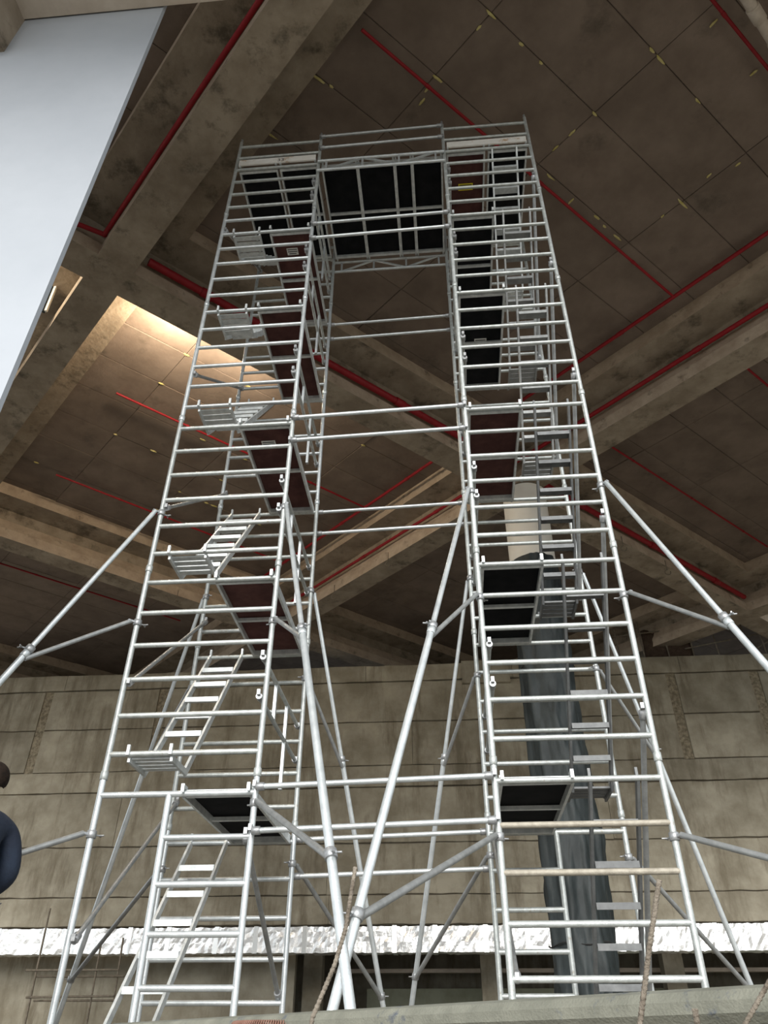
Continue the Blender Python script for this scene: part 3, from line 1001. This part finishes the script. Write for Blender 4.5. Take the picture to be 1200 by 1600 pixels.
for i in range(13):
    for j in range(7):
        vs.append((7.15 + 1.75 * i / 12, yk + 0.1 + rr.uniform(-.05, .05), 11.75 + (1.05 + (rr.uniform(-.09, .12) if j == 6 else 0)) * j / 6))
for i in range(12):
    for j in range(6):
        fs.append((i * 7 + j, (i + 1) * 7 + j, (i + 1) * 7 + j + 1, i * 7 + j + 1))
o = add('tarpaulin', mesh_from('tarpaulin', vs, fs, 'brown_tarp', True))
md = o.modifiers.new('thick', 'SOLIDIFY')
md.thickness = 0.02
tag(o, 'ragged dark brown tarpaulin hung on the far tubes above the wall', 'tarpaulin')

# ------------------------------------------------------------------ person at the left edge
def skin_obj(name, verts, edges, radii, m, parent=None, root=0, sub=2):
    me = bpy.data.meshes.new(name)
    me.from_pydata([tuple(v) for v in verts], edges, [])
    o = add(name, me, parent)
    me.materials.append(MATS[m])
    sk = o.modifiers.new('skin', 'SKIN')
    sk.use_smooth_shade = True
    for i, r in enumerate(radii):
        sv = me.skin_vertices[0].data[i]
        sv.radius = r if isinstance(r, tuple) else (r, r)
        sv.use_root = (i == root)
    sb = o.modifiers.new('sub', 'SUBSURF')
    sb.levels = sub
    sb.render_levels = sub
    return o


PX, PY = -3.13, -2.00
fa = math.radians(165)      # in profile, facing the left edge
fx, fy = V((math.cos(fa), math.sin(fa), 0)), V((math.cos(fa - PI / 2), math.sin(fa - PI / 2), 0))
def B(f, s, h):             # forward, to the person's right, height above the floor
    return V((PX, PY, FLOOR)) + fx * f + fy * s + V((0, 0, h * 0.978))
bv, be, br = [], [], []
def chain(pts, start=None):
    prev = start
    for (p, r) in pts:
        bv.append(p)
        br.append(r)
        i = len(bv) - 1
        if prev is not None:
            be.append((prev, i))
        prev = i
    return prev
pel = chain([(B(0, 0, .86), (.13, .10))])
chest = chain([(B(.0, 0, 1.02), (.125, .095)), (B(.01, 0, 1.17), (.14, .10)), (B(.02, 0, 1.28), (.13, .09))], pel)
neck = chain([(B(.035, 0, 1.36), .055), (B(.05, 0, 1.42), .052)], chest)
hd1 = chain([(B(.065, 0, 1.48), (.07, .08)), (B(.06, 0, 1.545), (.078, .098)), (B(.05, 0, 1.60), .055)], neck)
for sg in (1, -1):
    sh1 = chain([(B(.02, sg * .15, 1.285), .062), (B(.0, sg * .205, 1.24), .058), (B(-.06, sg * .225, 1.03), .048), (B(.10, sg * .215, .93), .042), (B(.20, sg * .17, .90), .034)], chest)
    hand = chain([(B(.25, sg * .15, .90), (.030, .018)), (B(.30, sg * .14, .90), (.032, .014))], sh1)
    for q, ln in enumerate((.065, .075, .07, .055)):
        o_ = -.024 + q * .016
        chain([(B(.335, sg * .14 + o_, .90), .009), (B(.335 + ln * .6, sg * .14 + o_, .885), .0085), (B(.335 + ln * .8, sg * .14 + o_, .86), .008)], hand)
    chain([(B(.27, sg * .11, .895), .010), (B(.305, sg * .095, .88), .009)], sh1)
    chain([(B(0, sg * .09, .80), .085), (B(.02, sg * .10, .46), .055), (B(-.01, sg * .10, .10), .04), (B(.02, sg * .10, .04), .04), (B(.13, sg * .115, .03), .03)], pel)
person = skin_obj('person', bv, be, br, 'dark_skin')
tag(person, 'person in a dark navy jacket, back turned, cut off by the left edge', 'person')
jv = [B(0, 0, .84), B(0, 0, 1.02), B(.01, 0, 1.17), B(.02, 0, 1.285), B(.03, 0, 1.35)]
je = [(0, 1), (1, 2), (2, 3), (3, 4)]
jr = [(.155, .125), (.155, .12), (.165, .125), (.15, .11), (.068, .068)]
for sg in (1, -1):
    n0 = len(jv)
    jv += [B(.02, sg * .15, 1.285), B(.0, sg * .21, 1.235), B(-.03, sg * .235, 1.13), B(-.06, sg * .235, 1.02), B(.02, sg * .23, .965), B(.10, sg * .22, .93), B(.19, sg * .175, .902)]
    jr += [.085, .088, .082, .075, .068, .060, .050]
    je += [(3, n0)] + [(n0 + q, n0 + q + 1) for q in range(6)]
skin_obj('jacket', jv, je, jr, 'navy_cloth', person)
tv = [B(0, 0, .86)]
te, tr = [], [(.14, .11)]
for sg in (1, -1):
    n0 = len(tv)
    tv += [B(0, sg * .09, .78), B(.02, sg * .10, .46), B(-.01, sg * .10, .12)]
    tr += [.10, .075, .062]
    te += [(0, n0), (n0, n0 + 1), (n0 + 1, n0 + 2)]
skin_obj('trousers', tv, te, tr, 'work_trousers', person)
for sg in (1, -1):
    skin_obj('boot', [B(-.03, sg * .10, .06), B(.05, sg * .105, .05), B(.15, sg * .12, .035)], [(0, 1), (1, 2)], [.058, .055, .042], 'boot_leather', person)
bm = bmesh.new()
bmesh.ops.create_uvsphere(bm, u_segments=24, v_segments=16, radius=1)
bmesh.ops.delete(bm, geom=[v for v in bm.verts if v.co.z < -0.25 - 0.5 * v.co.x], context='VERTS')
me = bpy.data.meshes.new('hair')
bm.to_mesh(me)
bm.free()
me.materials.append(MATS['black_hair'])
me.polygons.foreach_set('use_smooth', [True] * len(me.polygons))
# crown sits further back than the face
me.transform(Matrix.Rotation(PI, 4, 'Z'))
add('hair', me, person, Matrix.Translation(B(.045, 0, 1.545)) @ Matrix.Rotation(fa, 4, 'Z') @ Matrix.Diagonal((.115, .092, .105, 1)))
for sg in (1, -1):
    bm = bmesh.new()
    bmesh.ops.create_uvsphere(bm, u_segments=10, v_segments=8, radius=1)
    me = bpy.data.meshes.new('ear')
    bm.to_mesh(me)
    bm.free()
    me.materials.append(MATS['dark_skin'])
    add('ear', me, person, Matrix.Translation(B(.06, sg * .082, 1.52)) @ Matrix.Rotation(fa, 4, 'Z') @ Matrix.Diagonal((.022, .012, .032, 1)))
    me2 = me.copy()
    me2.materials.clear()
    me2.materials.append(MATS['black_hair'])
    add('eye', me2, person, Matrix.Translation(B(.148, sg * .034, 1.53)) @ Matrix.Diagonal((.011, .011, .008, 1)))
bm = bmesh.new()
bmesh.ops.create_cone(bm, segments=8, radius1=.018, radius2=.008, depth=.05)
me = bpy.data.meshes.new('nose')
bm.to_mesh(me)
bm.free()
me.materials.append(MATS['dark_skin'])
add('nose', me, person, Matrix.Translation(B(.165, 0, 1.505)))

for o in bpy.data.objects:
    if '_w' in o:
        del o['_w']
